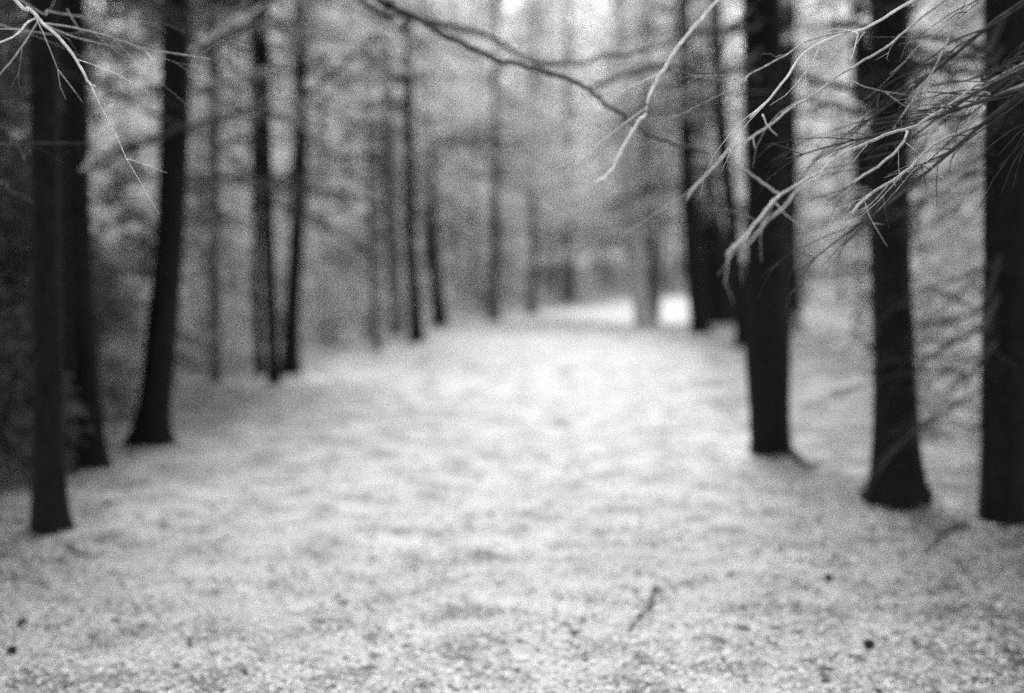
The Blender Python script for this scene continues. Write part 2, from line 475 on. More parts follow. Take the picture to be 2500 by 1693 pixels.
# ------------------------------------------------------------------ the trees one can tell apart
TREES = []          # occupied spots
def hand_tree(label, base, pts, H=16.0, mat=M_bark, n=20, crown=True, nbranch=8, flare=0.35, lobes=0.0, Y=None, name='tree', bz=(1.6, 5.5), bl=(0.9, 1.9), crown_mesh_=None, wob=0.02, dead=None, bdir=None, dense=False):
    """base: (x,y) pixel of the foot; pts: (x,y,width) pixels up the stem; the stem goes on above the frame"""
    g = ground_at(*base[:2])
    Y = g.y
    root = thing(name, label, 'tree', g)
    P = [g - Vector((0, 0, 0.25))]; Rr = [base[2] / 2 / FPX * Y]
    P.append(g.copy()); Rr.append(base[2] / 2 / FPX * Y)
    for x, y, wd in pts:
        P.append(at(x, y, Y)); Rr.append(wd / 2 / FPX * Y)
    lean = (P[-1] - P[-2]).normalized() if len(P) > 2 else Vector((0, 0, 1))
    if lean.z < 0.9: lean = Vector((lean.x * 0.4, 0, 1)).normalized()
    top = P[-1].copy(); z = top.z; r0 = Rr[-1]
    steps = 5
    for k in range(1, steps + 1):
        f = k / steps
        q = top + lean * (H - z) * f
        q.x = top.x + lean.x * (H - z) * f * 0.5
        P.append(q); Rr.append(max(r0 * (1 - 0.93 * f), 0.012))
    # dense samples
    S = []; RS = []
    SP = spline(P, 1)
    for i in range(len(P) - 1):
        seg = (P[i + 1] - P[i]).length
        k = max(2, int(seg / (0.07 if P[i].z < 4.5 else 0.8)))
        for j in range(k):
            t = j / k
            S.append(P[i].lerp(P[i + 1], t)); RS.append(Rr[i] + (Rr[i + 1] - Rr[i]) * t)
    S.append(P[-1]); RS.append(Rr[-1])
    # smooth the polyline
    for _ in range(4):
        S = [S[0]] + [(S[i - 1] + S[i] * 2 + S[i + 1]) / 4 for i in range(1, len(S) - 1)] + [S[-1]]
        RS = [RS[0]] + [(RS[i - 1] + RS[i] * 2 + RS[i + 1]) / 4 for i in range(1, len(RS) - 1)] + [RS[-1]]
    V, F = [], []
    ph = random.uniform(0, 100)
    nl = random.choice((4, 5, 6))
    for i, (p, r) in enumerate(zip(S, RS)):
        h = max(p.z - g.z, 0)
        fl = flare * math.exp(-h * 7)
        for k in range(n):
            a = 2 * math.pi * k / n
            bump = (float(vnoise(a * 3.2 + ph, p.z * 1.1, 8)) - 0.5) * 0.24 + (float(vnoise(a * 7 + ph, p.z * 9, 9)) - 0.5) * 3.4 * wob
            lob = lobes * math.exp(-h * 9) * max(0, math.cos(a * nl / 2 + ph)) ** 2
            rr = r * (1 + bump + fl + lob)
            V.append((p.x - g.x + math.cos(a) * rr, p.y - g.y + math.sin(a) * rr, p.z - g.z))
    for i in range(len(S) - 1):
        for k in range(n):
            k2 = (k + 1) % n
            F.append((i * n + k, i * n + k2, (i + 1) * n + k2, (i + 1) * n + k))
    me = bpy.data.meshes.new('trunk'); me.from_pydata(V, [], F)
    me.materials.append(mat); me.polygons.foreach_set('use_smooth', [True] * len(F)); me.update()
    obj('trunk', me, root)
    if crown:
        near = Y < 14
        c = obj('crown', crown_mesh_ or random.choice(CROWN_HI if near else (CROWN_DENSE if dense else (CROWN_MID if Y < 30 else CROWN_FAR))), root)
        q = min(range(len(S)), key=lambda i: abs(S[i].z - 5.0))
        out = (0.45 if g.x > 0 else -0.45) if near else 0.0
        c.location = (S[q].x - g.x + out, S[q].y - g.y, 0)
        c.rotation_euler = (0, 0, random.uniform(0, 6.28))
        sc = H / 16.5
        c.scale = (sc * (0.82 if near else 1), sc * (0.82 if near else 1), sc)
    if 14 < Y < 34: nbranch += 8; bl = (1.2, 2.7); bz = (2.2, 7.0)
    for k in range(nbranch):
        zb = random.uniform(*bz)
        i = min(range(len(S)), key=lambda j: abs(S[j].z - g.z - zb))
        o = obj('branch', random.choice(dead or DEAD_D), root)
        o.location = S[i] - g
        az = random.uniform(0, 6.28) if bdir is None else random.gauss(*bdir)
        o.rotation_euler = (random.uniform(-0.3, 0.3), random.uniform(-0.1, 0.35), az)
        l = random.uniform(*bl)
        o.scale = (l, l, l)
    TREES.append((g.x, g.y))
    if Y < 14 and base[2] > 40:
        for k in range(9):                       # broken branch stubs
            zb = random.uniform(0.5, 3.6)
            i = min(range(len(S)), key=lambda j: abs(S[j].z - g.z - zb))
            az = random.choice((0, math.pi)) + random.gauss(0, 0.7)
            d = Vector((math.cos(az), math.sin(az), random.uniform(-0.5, 0.3)))
            m2 = MB(); r_ = random.uniform(0.006, 0.014); l_ = RS[i] + random.uniform(0.02, 0.10)
            m2.tube([d * (RS[i] * 0.6), d * (l_ * 0.8), d * l_ + Vector((0, 0, -0.01))], [r_ * 1.5, r_, r_ * 0.7], 6)
            obj('branch_stub', m2.mesh('branch_stub', [mat]), root, S[i] - g)
    return root, g, S, RS

def px(*l):    # list from 2324-wide readings
    k = 2500 / 2324
    return [(x * k, y * k, w * k) if True else None for x, y, w in l]
def T(label, foot, *stem, **kw):
    return hand_tree(label, px(foot)[0], px(*stem), **kw)

L1 = T('straight black trunk nearest the left edge, its foot in the pale litter', (113, 1205, 80), (110, 900, 70), (105, 500, 62), (100, 130, 62), (98, -60, 60), nbranch=7, flare=0.12, lobes=0.4, bdir=(2.6, 1.0))
L2 = T('black trunk with a bowed foot just behind the leftmost trunk', (212, 1062, 66), (198, 900, 66), (180, 650, 66), (170, 400, 66), (160, 30, 66), (158, -60, 64), nbranch=8, flare=0.15, lobes=0.2)
L2b = T('thin dark stem squeezed between the two leftmost trunks', (165, 1080, 26), (158, 900, 22), (150, 600, 20), (142, 200, 18), (140, -60, 16), H=9, nbranch=5, crown=False, flare=0.1, wob=0.03)
L3 = T('dark trunk with a swept foot, leaning right at the left edge of the path', (338, 1012, 84), (352, 930, 70), (368, 750, 64), (386, 520, 62), (396, 300, 62), (401, 30, 60), (402, -60, 60), nbranch=7, flare=0.16, lobes=0.5)
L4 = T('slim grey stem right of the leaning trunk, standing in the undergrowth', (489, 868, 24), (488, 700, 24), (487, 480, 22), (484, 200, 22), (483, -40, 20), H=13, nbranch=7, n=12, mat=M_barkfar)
L5a = T('darkest stem of the tight trio on the left of the path', (622, 868, 28), (615, 700, 27), (606, 500, 27), (598, 250, 32), (592, -40, 34), H=15, nbranch=7, n=14)
L5b = T('thin left stem of the tight trio on the left of the path', (590, 850, 20), (584, 700, 18), (580, 500, 18), (577, 250, 18), (575, -40, 18), H=13, nbranch=5, n=12)
L5c = T('forked right stem of the tight trio on the left of the path', (660, 846, 40), (664, 700, 32), (674, 500, 30), (681, 300, 28), (680, 30, 28), (680, -40, 27), H=16, nbranch=5, n=14)
L6 = T('spindly stem standing alone on the left edge of the path', (856, 798, 15), (848, 650, 14), (842, 520, 11), (836, 380, 9), H=6.5, nbranch=3, crown=False, n=8, mat=M_barkfar, bl=(0.4, 0.9))
L7 = T('left one of the dark pair beyond the spindly stem', (900, 756, 30), (893, 640, 26), (886, 520, 24), (880, 300, 22), (876, -40, 22), H=15, nbranch=6, n=12, mat=M_barkfar)
L8 = T('right one of the dark pair beyond the spindly stem', (946, 775, 32), (938, 650, 26), (931, 500, 24), (927, 250, 22), (924, -40, 20), H=15, nbranch=6, n=12)
L9 = T('broken dark stub among shrubs right of the dark pair', (1000, 738, 34), (990, 640, 28), (984, 560, 24), (982, 470, 16), H=4.4, nbranch=4, crown=False, n=10, bz=(0.5, 3))
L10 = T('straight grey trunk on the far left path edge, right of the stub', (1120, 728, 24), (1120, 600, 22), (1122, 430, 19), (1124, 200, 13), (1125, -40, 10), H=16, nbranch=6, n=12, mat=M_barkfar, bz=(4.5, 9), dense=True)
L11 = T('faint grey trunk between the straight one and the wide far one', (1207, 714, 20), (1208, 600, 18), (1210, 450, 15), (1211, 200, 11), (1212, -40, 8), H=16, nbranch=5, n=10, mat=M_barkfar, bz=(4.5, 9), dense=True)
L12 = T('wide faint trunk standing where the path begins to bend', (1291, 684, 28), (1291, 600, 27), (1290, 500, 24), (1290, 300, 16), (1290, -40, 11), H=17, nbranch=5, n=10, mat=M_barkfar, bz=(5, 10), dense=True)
R1 = T('pale stem leaning left out of the clump at the far right of the path', (1460, 738, 40), (1448, 640, 40), (1434, 530, 38), (1424, 430, 36), (1412, 200, 24), (1404, -40, 22), H=15, nbranch=4, n=12, mat=M_barkpale, bz=(4, 8), flare=0.1)
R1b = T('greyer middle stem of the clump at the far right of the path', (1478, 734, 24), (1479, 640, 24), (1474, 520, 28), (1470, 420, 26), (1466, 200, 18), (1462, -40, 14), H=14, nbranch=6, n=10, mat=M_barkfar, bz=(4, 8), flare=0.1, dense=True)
R1c = T('thin stem leaning right out of the clump at the far right of the path', (1486, 735, 20), (1494, 640, 18), (1502, 540, 12), (1510, 430, 10), (1518, 250, 8), H=9, nbranch=3, n=8, mat=M_barkmid, crown=False, bz=(3, 6), flare=0.1)
R2 = T('dark trunk on the right of the path, before the leaning clump', (1590, 757, 44), (1582, 680, 43), (1571, 560, 42), (1562, 420, 38), (1556, 250, 34), (1550, -40, 30), H=14, nbranch=7, n=12)
R2b = T('broad dark trunk close behind the dark one right of the path', (1640, 736, 70), (1632, 640, 66), (1618, 540, 60), (1602, 420, 50), (1592, 250, 28), (1584, -40, 26), H=15, nbranch=7, n=12)
R3 = T('thin crooked stem rising left of the thick right-hand trunk', (1688, 790, 36), (1682, 700, 34), (1666, 560, 30), (1649, 400, 30), (1637, 290, 32), (1630, 200, 27), (1622, 30, 24), (1618, -40, 23), H=11, nbranch=10, crown=False, n=12, bz=(2.5, 5), bl=(1.0, 2.0))
R4 = T('thick black trunk on the right edge of the path', (1751, 1030, 88), (1747, 930, 92), (1742, 760, 98), (1738, 500, 92), (1734, 250, 86), (1732, 30, 84), (1731, -60, 84), nbranch=8, flare=0.04, lobes=0.1, n=28, bz=(2.6, 5.5))
R4b = T('dark trunk half hidden behind the thick right-hand trunk', (1792, 752, 54), (1790, 650, 50), (1788, 500, 48), (1785, 250, 46), (1783, -40, 44), H=16, nbranch=6, n=12)
R5 = T('broad black trunk with a flared foot, second from the right edge', (2042, 1142, 118), (2033, 1060, 106), (2030, 850, 98), (2020, 600, 84), (2017, 400, 84), (2016, 30, 88), (2016, -60, 88), nbranch=8, flare=0.22, lobes=0.6, n=28, bz=(2.2, 5.0))
R5b = T('dark trunk peeping out left of the flared trunk', (1968, 768, 56), (1967, 600, 54), (1964, 400, 50), (1960, 200, 48), (1957, -40, 46), H=16, nbranch=6, n=12)
R5c = T('dark trunk peeping out right of the flared trunk', (2084, 764, 56), (2081, 600, 54), (2075, 400, 50), (2071, 200, 46), (2068, -40, 44), H=16, nbranch=6, n=12)
R6 = T('thick black trunk filling the right edge of the view', (2282, 1185, 116), (2282, 1000, 112), (2284, 760, 108), (2284, 500, 104), (2286, 200, 102), (2286, -60, 100), nbranch=26, flare=0.05, lobes=0.1, n=28, bz=(0.8, 4.0), bl=(0.6, 1.3), bdir=(3.3, 0.8), dead=DEAD_F)

# ------------------------------------------------------------------ long boughs and dead twigs that reach into the picture
def reg(ox, oy, k, pts, d0, d1):
    """readings (u, v) in an enlarged region -> world points, distance running from d0 to d1"""
    out = []
    n = len(pts)
    for i, (u, v) in enumerate(pts):
        f = i / (n - 1)
        out.append(at(ox + u * k, oy + v * k, d0 + (d1 - d0) * f))
    return out
def bough(parent, g, pts, wpx, d, mat, start=None, taper=0.55, twigs=0, seed=0, name='branch'):
    """pts run from the thick end; start: where it leaves the stem; wpx thickness in photo pixels at distance d"""
    r = (1.05 if mat is M_twigd else 0.68) * wpx / 2 / FPX * d
    P = ([start] if start is not None else []) + pts
    S = spline(P, 5)
    n = len(S)
    mb = MB()
    rn = random.Random(seed + 1)
    kx, kz = rn.uniform(0, 50), rn.uniform(0, 50)
    S = [p + Vector((float(vnoise(kx, i * 0.55, 41)) - 0.5, 0, float(vnoise(kz, i * 0.55, 42)) - 0.5)) * r * 1.2 for i, p in enumerate(S)]
    S2 = [p + Vector((rn.uniform(-1, 1), rn.uniform(-1, 1), rn.uniform(-1, 1))) * r * 0.12 for p in S]
    RS = [r * (1.25 - (1.25 - taper) * i / (n - 1)) * rn.uniform(0.94, 1.06) for i in range(n)]
    if start is not None: RS[0] = r * 1.6
    RS[-1] *= 0.6
    mb.tube([p - g for p in S2], RS, 8)
    for j in range(twigs):
        i = rn.randint(n // 4, n - 2)
        p = S2[i]; t = (S2[i + 1] - S2[i]).normalized()
        a = (t + Vector((rn.uniform(-1, 1), rn.uniform(-0.7, 0.7), rn.uniform(-1, 0.7))) * 0.8).normalized()
        l = rn.uniform(0.08, 0.36)
        bend = Vector((rn.uniform(-1, 1), rn.uniform(-0.5, 0.5), rn.uniform(-1, 0.6))) * 0.35 * l
        ss = (0, 0.2, 0.4, 0.6, 0.8, 1)
        q = [p + a * (l * s) + bend * (s * s) + Vector((rn.uniform(-1, 1), 0, rn.uniform(-1, 1))) * 0.025 * l * s for s in ss]
        rr = min(r * 0.35, 0.0016)
        mb.tube([x - g for x in q], [rr * (1 - 0.6 * s) for s in ss], 4)
        if rn.random() < 0.6:
            m_ = q[3]; a2 = (a + Vector((rn.uniform(-1, 1), rn.uniform(-0.5, 0.5), rn.uniform(-1, 1))) * 0.7).normalized()
            mb.tube([m_ - g, m_ + a2 * l * 0.2 - g, m_ + a2 * l * 0.38 + bend * 0.1 - g], [rr * 0.6, rr * 0.5, rr * 0.3], 4)
    return obj(name, mb.mesh(name, [mat]), parent)

def plain_tree(label, x, y, H, r, mat=M_bark, crown=True, group=None):
    g = Vector((x, y, float(gh(x, y))))
    root = thing('tree', label, 'tree', g, group)
    obj('trunk', trunk_mesh_simple('trunk', H * 0.95, r, mat, 16), root)
    if crown:
        c = obj('crown', random.choice(CROWN_HI), root); c.rotation_euler = (0, 0, random.uniform(0, 6.28))
        c.scale = (H / 17,) * 3
    TREES.append((x, y))
    return root, g

K = 800 / 2099
NR, gNR = plain_tree('tree just outside the right edge whose pale twigs cross the upper right corner', 1.85, 3.5, 15, 0.13)
NL, gNL = plain_tree('tree just outside the left edge whose pale twigs cross the upper left corner', -1.95, 4.1, 15, 0.12)
def nr(z): return Vector((1.76, 3.5, z))
def nl(z): return Vector((-1.87, 4.1, z))
r8 = lambda pts, a, b: reg(1700, 0, K, pts, a, b)
r7 = lambda pts, a, b: reg(1300, 0, K, pts, a, b)
r1 = lambda pts, a, b: reg(0, 0, K, pts, a, b)
r4 = lambda pts, a, b: reg(600, 0, K, pts, a, b)

bough(NR, gNR, r8([(1720, -200), (1500, -60), (1290, 60), (1200, 120), (1100, 175), (990, 205), (850, 250), (720, 320), (640, 400), (560, 520), (450, 650), (345, 755)], 3.6, 3.4), 8.5, 3.5, M_twigp, nr(3.0), 0.85, 5, 1)
bough(NR, gNR, r8([(985, 202), (900, 213), (800, 235), (690, 275), (560, 360), (440, 425), (340, 480), (310, 525)], 3.5, 3.1), 6, 3.5, M_twigm, None, 0.6, 4, 2)
bough(NR, gNR, r8([(1000, 205), (1032, 222), (1015, 300), (985, 400)], 3.5, 3.45), 5.5, 3.5, M_twigp, None, 0.7, 0, 3)
bough(NR, gNR, r8([(1075, 208), (1040, 260), (1000, 320), (975, 365)], 3.55, 3.5), 4.5, 3.5, M_twigm, None, 0.6, 0, 4)
bough(NR, gNR, r8([(1820, -160), (1650, -40), (1500, 70), (1370, 170), (1290, 240), (1200, 315), (1110, 370), (1000, 430), (900, 490), (800, 575), (700, 640), (600, 700), (500, 780), (370, 870), (300, 910), (200, 975), (100, 1085), (20, 1170), (-70, 1290)], 3.8, 2.7), 8.5, 3.3, M_twigm, nr(2.95), 0.7, 6, 5)
bough(NR, gNR, r8([(372, 868), (366, 890), (375, 950)], 3.1, 3.08), 6, 3.1, M_twigm, None, 0.8, 0, 6)
bough(NR, gNR, r8([(425, 735), (460, 812), (520, 872)], 3.16, 3.05), 5, 3.1, M_twigm, None, 0.5, 0, 7)
bough(NR, gNR, r8([(1850, -180), (1760, -50), (1695, 65), (1640, 180), (1600, 280), (1560, 370), (1500, 480), (1440, 560), (1390, 640), (1320, 740), (1250, 848)], 3.9, 3.75), 6, 3.8, M_twigm, nr(2.9), 0.8, 4, 8)
bough(NR, gNR, r8([(1960, 480), (1800, 545), (1720, 600), (1600, 690), (1500, 750), (1400, 810), (1320, 835), (1250, 850), (1130, 900), (1040, 940), (960, 975), (850, 1045), (780, 1110), (680, 1165), (540, 1250), (470, 1320), (380, 1430), (310, 1520), (190, 1640)], 3.9, 2.6), 9.5, 3.3, M_twigm, nr(2.25), 0.95, 6, 9)
bough(NR, gNR, r8([(820, 1105), (640, 1230), (560, 1330), (470, 1400), (400, 1480), (330, 1570)], 2.75, 2.5), 8, 2.6, M_twigm, None, 0.7, 0, 10)
bough(NR, gNR, r8([(1355, 822), (1345, 875), (1310, 930), (1250, 1000), (1160, 1070), (1080, 1120), (1000, 1170)], 3.6, 3.0), 9, 3.3, M_twigm, None, 0.7, 2, 11)
bough(NR, gNR, r8([(1950, 600), (1840, 710), (1760, 790), (1710, 835), (1630, 870), (1540, 920), (1450, 990), (1380, 1070), (1320, 1110), (1260, 1155), (1180, 1200), (1100, 1260), (1040, 1310), (995, 1375)], 3.8, 3.1), 9.5, 3.5, M_twigm, nr(2.12), 0.95, 6, 12)
bough(NR, gNR, r8([(1262, 1155), (1275, 1195)], 3.4, 3.4), 4, 3.4, M_twigm, None, 0.8, 0, 13)
bough(NR, gNR, r8([(1905, 520), (1880, 600), (1830, 670), (1780, 730), (1720, 800), (1708, 835)], 3.75, 3.65), 5, 3.7, M_twigm, nr(2.2), 0.7, 3, 14)
bough(NR, gNR, r8([(540, 1250), (440, 1180), (340, 1112), (250, 1060)], 2.95, 2.8), 9, 2.9, M_twigm, None, 0.7, 0, 15)
bough(NR, gNR, r7([(1520, -420), (1290, -130), (1130, 65), (1060, 150), (970, 250), (900, 350), (840, 450), (790, 520), (750, 610), (720, 730), (680, 780), (620, 880), (560, 980), (510, 1080), (470, 1130), (400, 1180)], 3.1, 2.9), 10.5, 3.0, M_twigp, nr(3.3), 0.9, 3, 16)
bough(NR, gNR, r8([(1900, -90), (1750, 30), (1640, 130), (1520, 230), (1420, 300), (1330, 400), (1240, 480)], 4.0, 3.9), 4.5, 4.0, M_twigm, nr(2.7), 0.5, 5, 17)
bough(NR, gNR, r8([(1950, 440), (1820, 490), (1700, 520), (1580, 530), (1480, 560)], 4.0, 4.2), 5, 4.0, M_twigd, nr(2.4), 0.5, 6, 18)
bough(NR, gNR, r8([(1900, 620), (1780, 720), (1640, 760), (1500, 830), (1390, 900)], 4.2, 4.4), 4.5, 4.2, M_twigd, nr(2.3), 0.5, 8, 19)
for k in range(6):
    o = obj('branch', random.choice(DEAD_F), NR)
    o.location = (-0.1, random.uniform(-0.05, 0.1), random.uniform(1.75, 2.75))
    o.rotation_euler = (random.uniform(-0.5, 0.5), random.uniform(-0.15, 0.35), random.uniform(1.9, 3.0)); q = random.uniform(0.8, 1.5); o.scale = (q, q, q)
# dark boughs of the right edge tree and its neighbour
r6root, g6 = R6[0], R6[1]
S6 = R6[2]
def on(S, z): return min(S, key=lambda p: abs(p.z - z)).copy()
bough(r6root, g6, r8([(1880, 310), (1800, 298), (1650, 268), (1500, 248), (1330, 218)], 7.6, 7.2), 13, 7.5, M_twigd, on(S6, 3.0), 0.5, 10, 20)
bough(r6root, g6, r8([(1900, 400), (1830, 388), (1700, 370), (1500, 350), (1360, 330)], 7.6, 7.0), 10, 7.4, M_twigd, on(S6, 2.8), 0.5, 10, 21)
r2z = lambda pts, a, b: reg(1600, 500, 900 / 2099, pts, a, b)
bough(r6root, g6, r2z([(1870, 690), (1840, 710), (1720, 780), (1600, 850), (1490, 930)], 7.6, 7.0), 12, 7.3, M_twigd, on(S6, 1.35), 0.6, 5, 22)
bough(r6root, g6, r2z([(1850, 880), (1830, 910), (1790, 970), (1760, 1040)], 7.6, 7.4), 9, 7.3, M_twigd, on(S6, 1.1), 0.6, 2, 23)
bough(r6root, g6, r2z([(1870, 560), (1750, 560), (1640, 500), (1540, 490)], 7.6, 7.0), 8, 7.3, M_twigd, on(S6, 1.7), 0.5, 8, 24)
bough(R5[0], R5[1], r8([(1130, 625), (1050, 600), (900, 550), (780, 520), (640, 480)], 8.4, 7.8), 13, 8.1, M_twigd, on(R5[2], 2.3), 0.6, 8, 25)
bough(R5[0], R5[1], r8([(1130, 190), (1050, 168), (950, 152), (830, 162)], 8.4, 8.0), 13, 8.1, M_twigd, on(R5[2], 2.9), 0.6, 8, 26)
bough(R5[0], R5[1], r8([(1130, 800), (1190, 800), (1290, 770), (1400, 700)], 8.4, 8.2), 9, 8.1, M_twigd, on(R5[2], 2.0), 0.6, 4, 27)
bough(R4[0], R4[1], r7([(1420, 180), (1250, 190), (1080, 200), (900, 260), (700, 340)], 10.4, 9.5), 13, 10, M_twigd, on(R4[2], 3.45), 0.5, 8, 28)
bough(R4[0], R4[1], r7([(1400, 455), (1200, 470), (1080, 490), (950, 470), (860, 432), (740, 430), (620, 470), (500, 520), (380, 540)], 10.4, 8.5), 13, 9.5, M_twigd, on(R4[2], 2.8), 0.7, 6, 29)
bough(R3[0], R3[1], r7([(1215, 835), (1150, 790), (1050, 770), (900, 740), (750, 730), (560, 745)], R3[1].y, R3[1].y - 1.5), 13, R3[1].y, M_twigd, None, 0.5, 6, 30)
bough(R3[0], R3[1], r7([(1200, 780), (1080, 640), (950, 560), (820, 600)], R3[1].y, R3[1].y - 1.0), 9, R3[1].y, M_twigd, None, 0.5, 5, 31)
# the long bough of the leaning left tree sweeping over the path
l3r, g3 = L3[0], L3[1]
bough(l3r, g3, r4([(700, -130), (860, -15), (990, 65), (1060, 100), (1160, 160), (1280, 235), (1400, 290), (1500, 335), (1600, 380), (1720, 410), (1820, 435), (1950, 470), (2099, 520)], 5.9, 5.5)
      + r7([(340, 560), (420, 620), (500, 690), (600, 755), (680, 820), (760, 870), (860, 910), (1000, 950), (1130, 985)], 5.45, 5.0), 14, 5.5, M_twigd, on(L3[2], 4.9), 0.45, 5, 32)
bough(l3r, g3, r4([(1060, 100), (1020, 140), (975, 210)], 5.85, 5.7), 8, 5.8, M_twigd, None, 0.5, 0, 33)
bough(l3r, g3, r4([(700, -20), (1000, 95), (1230, 150), (1350, 170), (1500, 215), (1580, 250), (1680, 310), (1780, 370), (1900, 400), (2099, 410)], 8.2, 7.4)
      + r7([(330, 395), (450, 360), (600, 350), (750, 320)], 7.3, 7.0), 13, 7.8, M_twigd, on(L3[2], 4.6), 0.5, 4, 34)
bough(l3r, g3, r1([(1235, 335), (1330, 290), (1450, 240), (1560, 180), (1640, 120), (1700, 55), (1760, -30)], L3[1].y - 0.15, L3[1].y - 0.6), 15, 9.5, M_twigd, None, 0.8, 2, 35)
bough(l3r, g3, r1([(1225, 325), (1350, 240), (1420, 180), (1500, 130), (1600, 95), (1690, 20)], L3[1].y - 0.4, L3[1].y - 1.0), 17, 9.5, M_twigp, None, 0.7, 0, 36)
# left twigs
bough(NL, gNL, r1([(60, -40), (180, 55), (245, 115), (270, 150), (340, 210), (420, 290), (480, 380), (530, 460), (570, 530), (610, 556)], 3.8, 3.7), 9.5, 3.8, M_twigp, nl(2.75), 0.8, 3, 40)
bough(NL, gNL, r1([(270, 150), (400, 165), (530, 190), (650, 220), (800, 270), (930, 315), (1080, 340), (1200, 355), (1350, 380)], 3.8, 4.1), 6, 3.8, M_twigm, None, 0.9, 4, 41)
bough(NL, gNL, r1([(270, 150), (350, 190), (480, 240), (600, 270), (770, 312)], 3.8, 4.2), 4.5, 3.8, M_twigm, None, 0.8, 2, 42)
bough(NL, gNL, r1([(245, 115), (180, 140), (130, 200), (60, 250), (-60, 290)], 3.8, 3.6), 6.5, 3.8, M_twigp, None, 0.8, 1, 43)
bough(NL, gNL, r1([(250, 130), (160, 270), (90, 370), (40, 430), (-40, 520)], 3.8, 3.7), 5.5, 3.8, M_twigm, None, 0.8, 1, 44)
bough(NL, gNL, r1([(-40, 150), (60, 180), (250, 210), (330, 225)], 4.2, 4.3), 6, 4.2, M_twigm, nl(2.3), 0.6, 2, 45)
bough(NL, gNL, r1([(200, 45), (300, 70), (400, 90), (520, 110), (650, 150), (800, 190)], 4.3, 4.6), 5, 4.3, M_twigm, nl(2.55), 0.6, 4, 46)
bough(NL, gNL, r1([(430, 60), (500, 180), (545, 225)], 4.3, 4.3), 4, 4.3, M_twigm, None, 0.6, 0, 47)
bough(NL, gNL, r1([(935, 335), (965, 370), (992, 405)], 4.0, 4.0), 6, 4.0, M_twigp, None, 0.9, 0, 48)
bough(NL, gNL, r1([(-40, 935), (60, 930), (250, 920), (400, 920), (560, 915)], 4.6, 5.0), 5, 4.6, M_twigd, nl(1.75), 0.5, 2, 49)
bough(NL, gNL, r1([(60, 925), (110, 945), (145, 990), (160, 1035)], 4.6, 4.5), 6, 4.6, M_twigd, None, 0.8, 0, 50)
bough(NL, gNL, r1([(-40, 1190), (60, 1225), (150, 1262), (215, 1300)], 4.9, 5.0), 8, 5, M_twigd, nl(1.5), 0.8, 0, 51)
l2r, g2 = L2[0], L2[1]
bough(l2r, g2, r1([(520, 1090), (560, 1050), (600, 970), (650, 890), (720, 830), (800, 740), (900, 650), (980, 590)], g2.y - 0.2, g2.y - 1.5), 16, 8.5, M_twigp, None, 0.8, 2, 52)
bough(l2r, g2, r1([(560, 1085), (600, 1070), (720, 1020), (850, 960), (1000, 885), (1200, 810), (1400, 760), (1600, 700), (1750, 670)], g2.y, g2.y - 0.8), 12, 9.5, M_twigd, on(L2[2], 2.05), 0.6, 3, 53)
bough(l2r, g2, r1([(520, 350), (560, 370), (700, 410), (880, 480), (1040, 500)], g2.y, g2.y - 0.8), 11, 9.5, M_twigm, on(L2[2], 3.1), 0.6, 3, 54)
bough(l3r, g3, r1([(1100, 620), (1240, 570), (1450, 500), (1700, 440), (1900, 395)], L3[1].y, L3[1].y + 1), 10, 9.5, M_twigm, on(L3[2], 2.85), 0.6, 3, 55)
bough(L5c[0], L5c[1], r4([(350, 640), (430, 580), (520, 500), (640, 400), (760, 310), (880, 200)], L5c[1].y, L5c[1].y - 0.6), 17, L5c[1].y, M_bark, None, 0.45, 4, 56)

# ------------------------------------------------------------------ the forest behind and beside
def free(x, y, dmin):
    return all((x - a) ** 2 + (y - b) ** 2 > dmin * dmin for a, b in TREES)
def far_tree(x, y, label, group, hi=False, sc=1.0):
    z = float(gh(x, y))
    root = thing('tree', label, 'tree', (x, y, z), group)
    root.scale = (sc, sc, sc * random.uniform(0.9, 1.15))
    root.rotation_euler = (random.gauss(0, 0.015), random.gauss(0, 0.02), random.uniform(0, 6.28))
    obj('trunk', random.choice(TRUNK_FAR), root)
    c = obj('crown', random.choice(CROWN_HI if hi else CROWN_FAR), root)
    TREES.append((x, y))
    return root
nf = 0
for _ in range(9000):
    y = random.uniform(30, 92); x = random.uniform(-0.46 * y - 3, 0.46 * y + 4)
    l, r = path_edges(y)
    if l - 1.6 < x < r + 1.6 or not free(x, y, 2.6 if y < 60 else 3.0): continue
    # keep the views of the nearer trunks open
    if y < 36 and random.random() < 0.6: continue
    if y < 62 and 0.19 < x / y < 0.32 and random.random() < 0.6: continue
    side = 'left' if x < l else 'right'
    far_tree(x, y, 'slim blurred forest tree beyond the path on its %s side' % side, 'blurred forest trees on the %s' % side, sc=random.uniform(0.75, 1.1) * (1 + 0.45 * float(smooth(40, 75, y))))
    nf += 1
    if nf >= 190: break
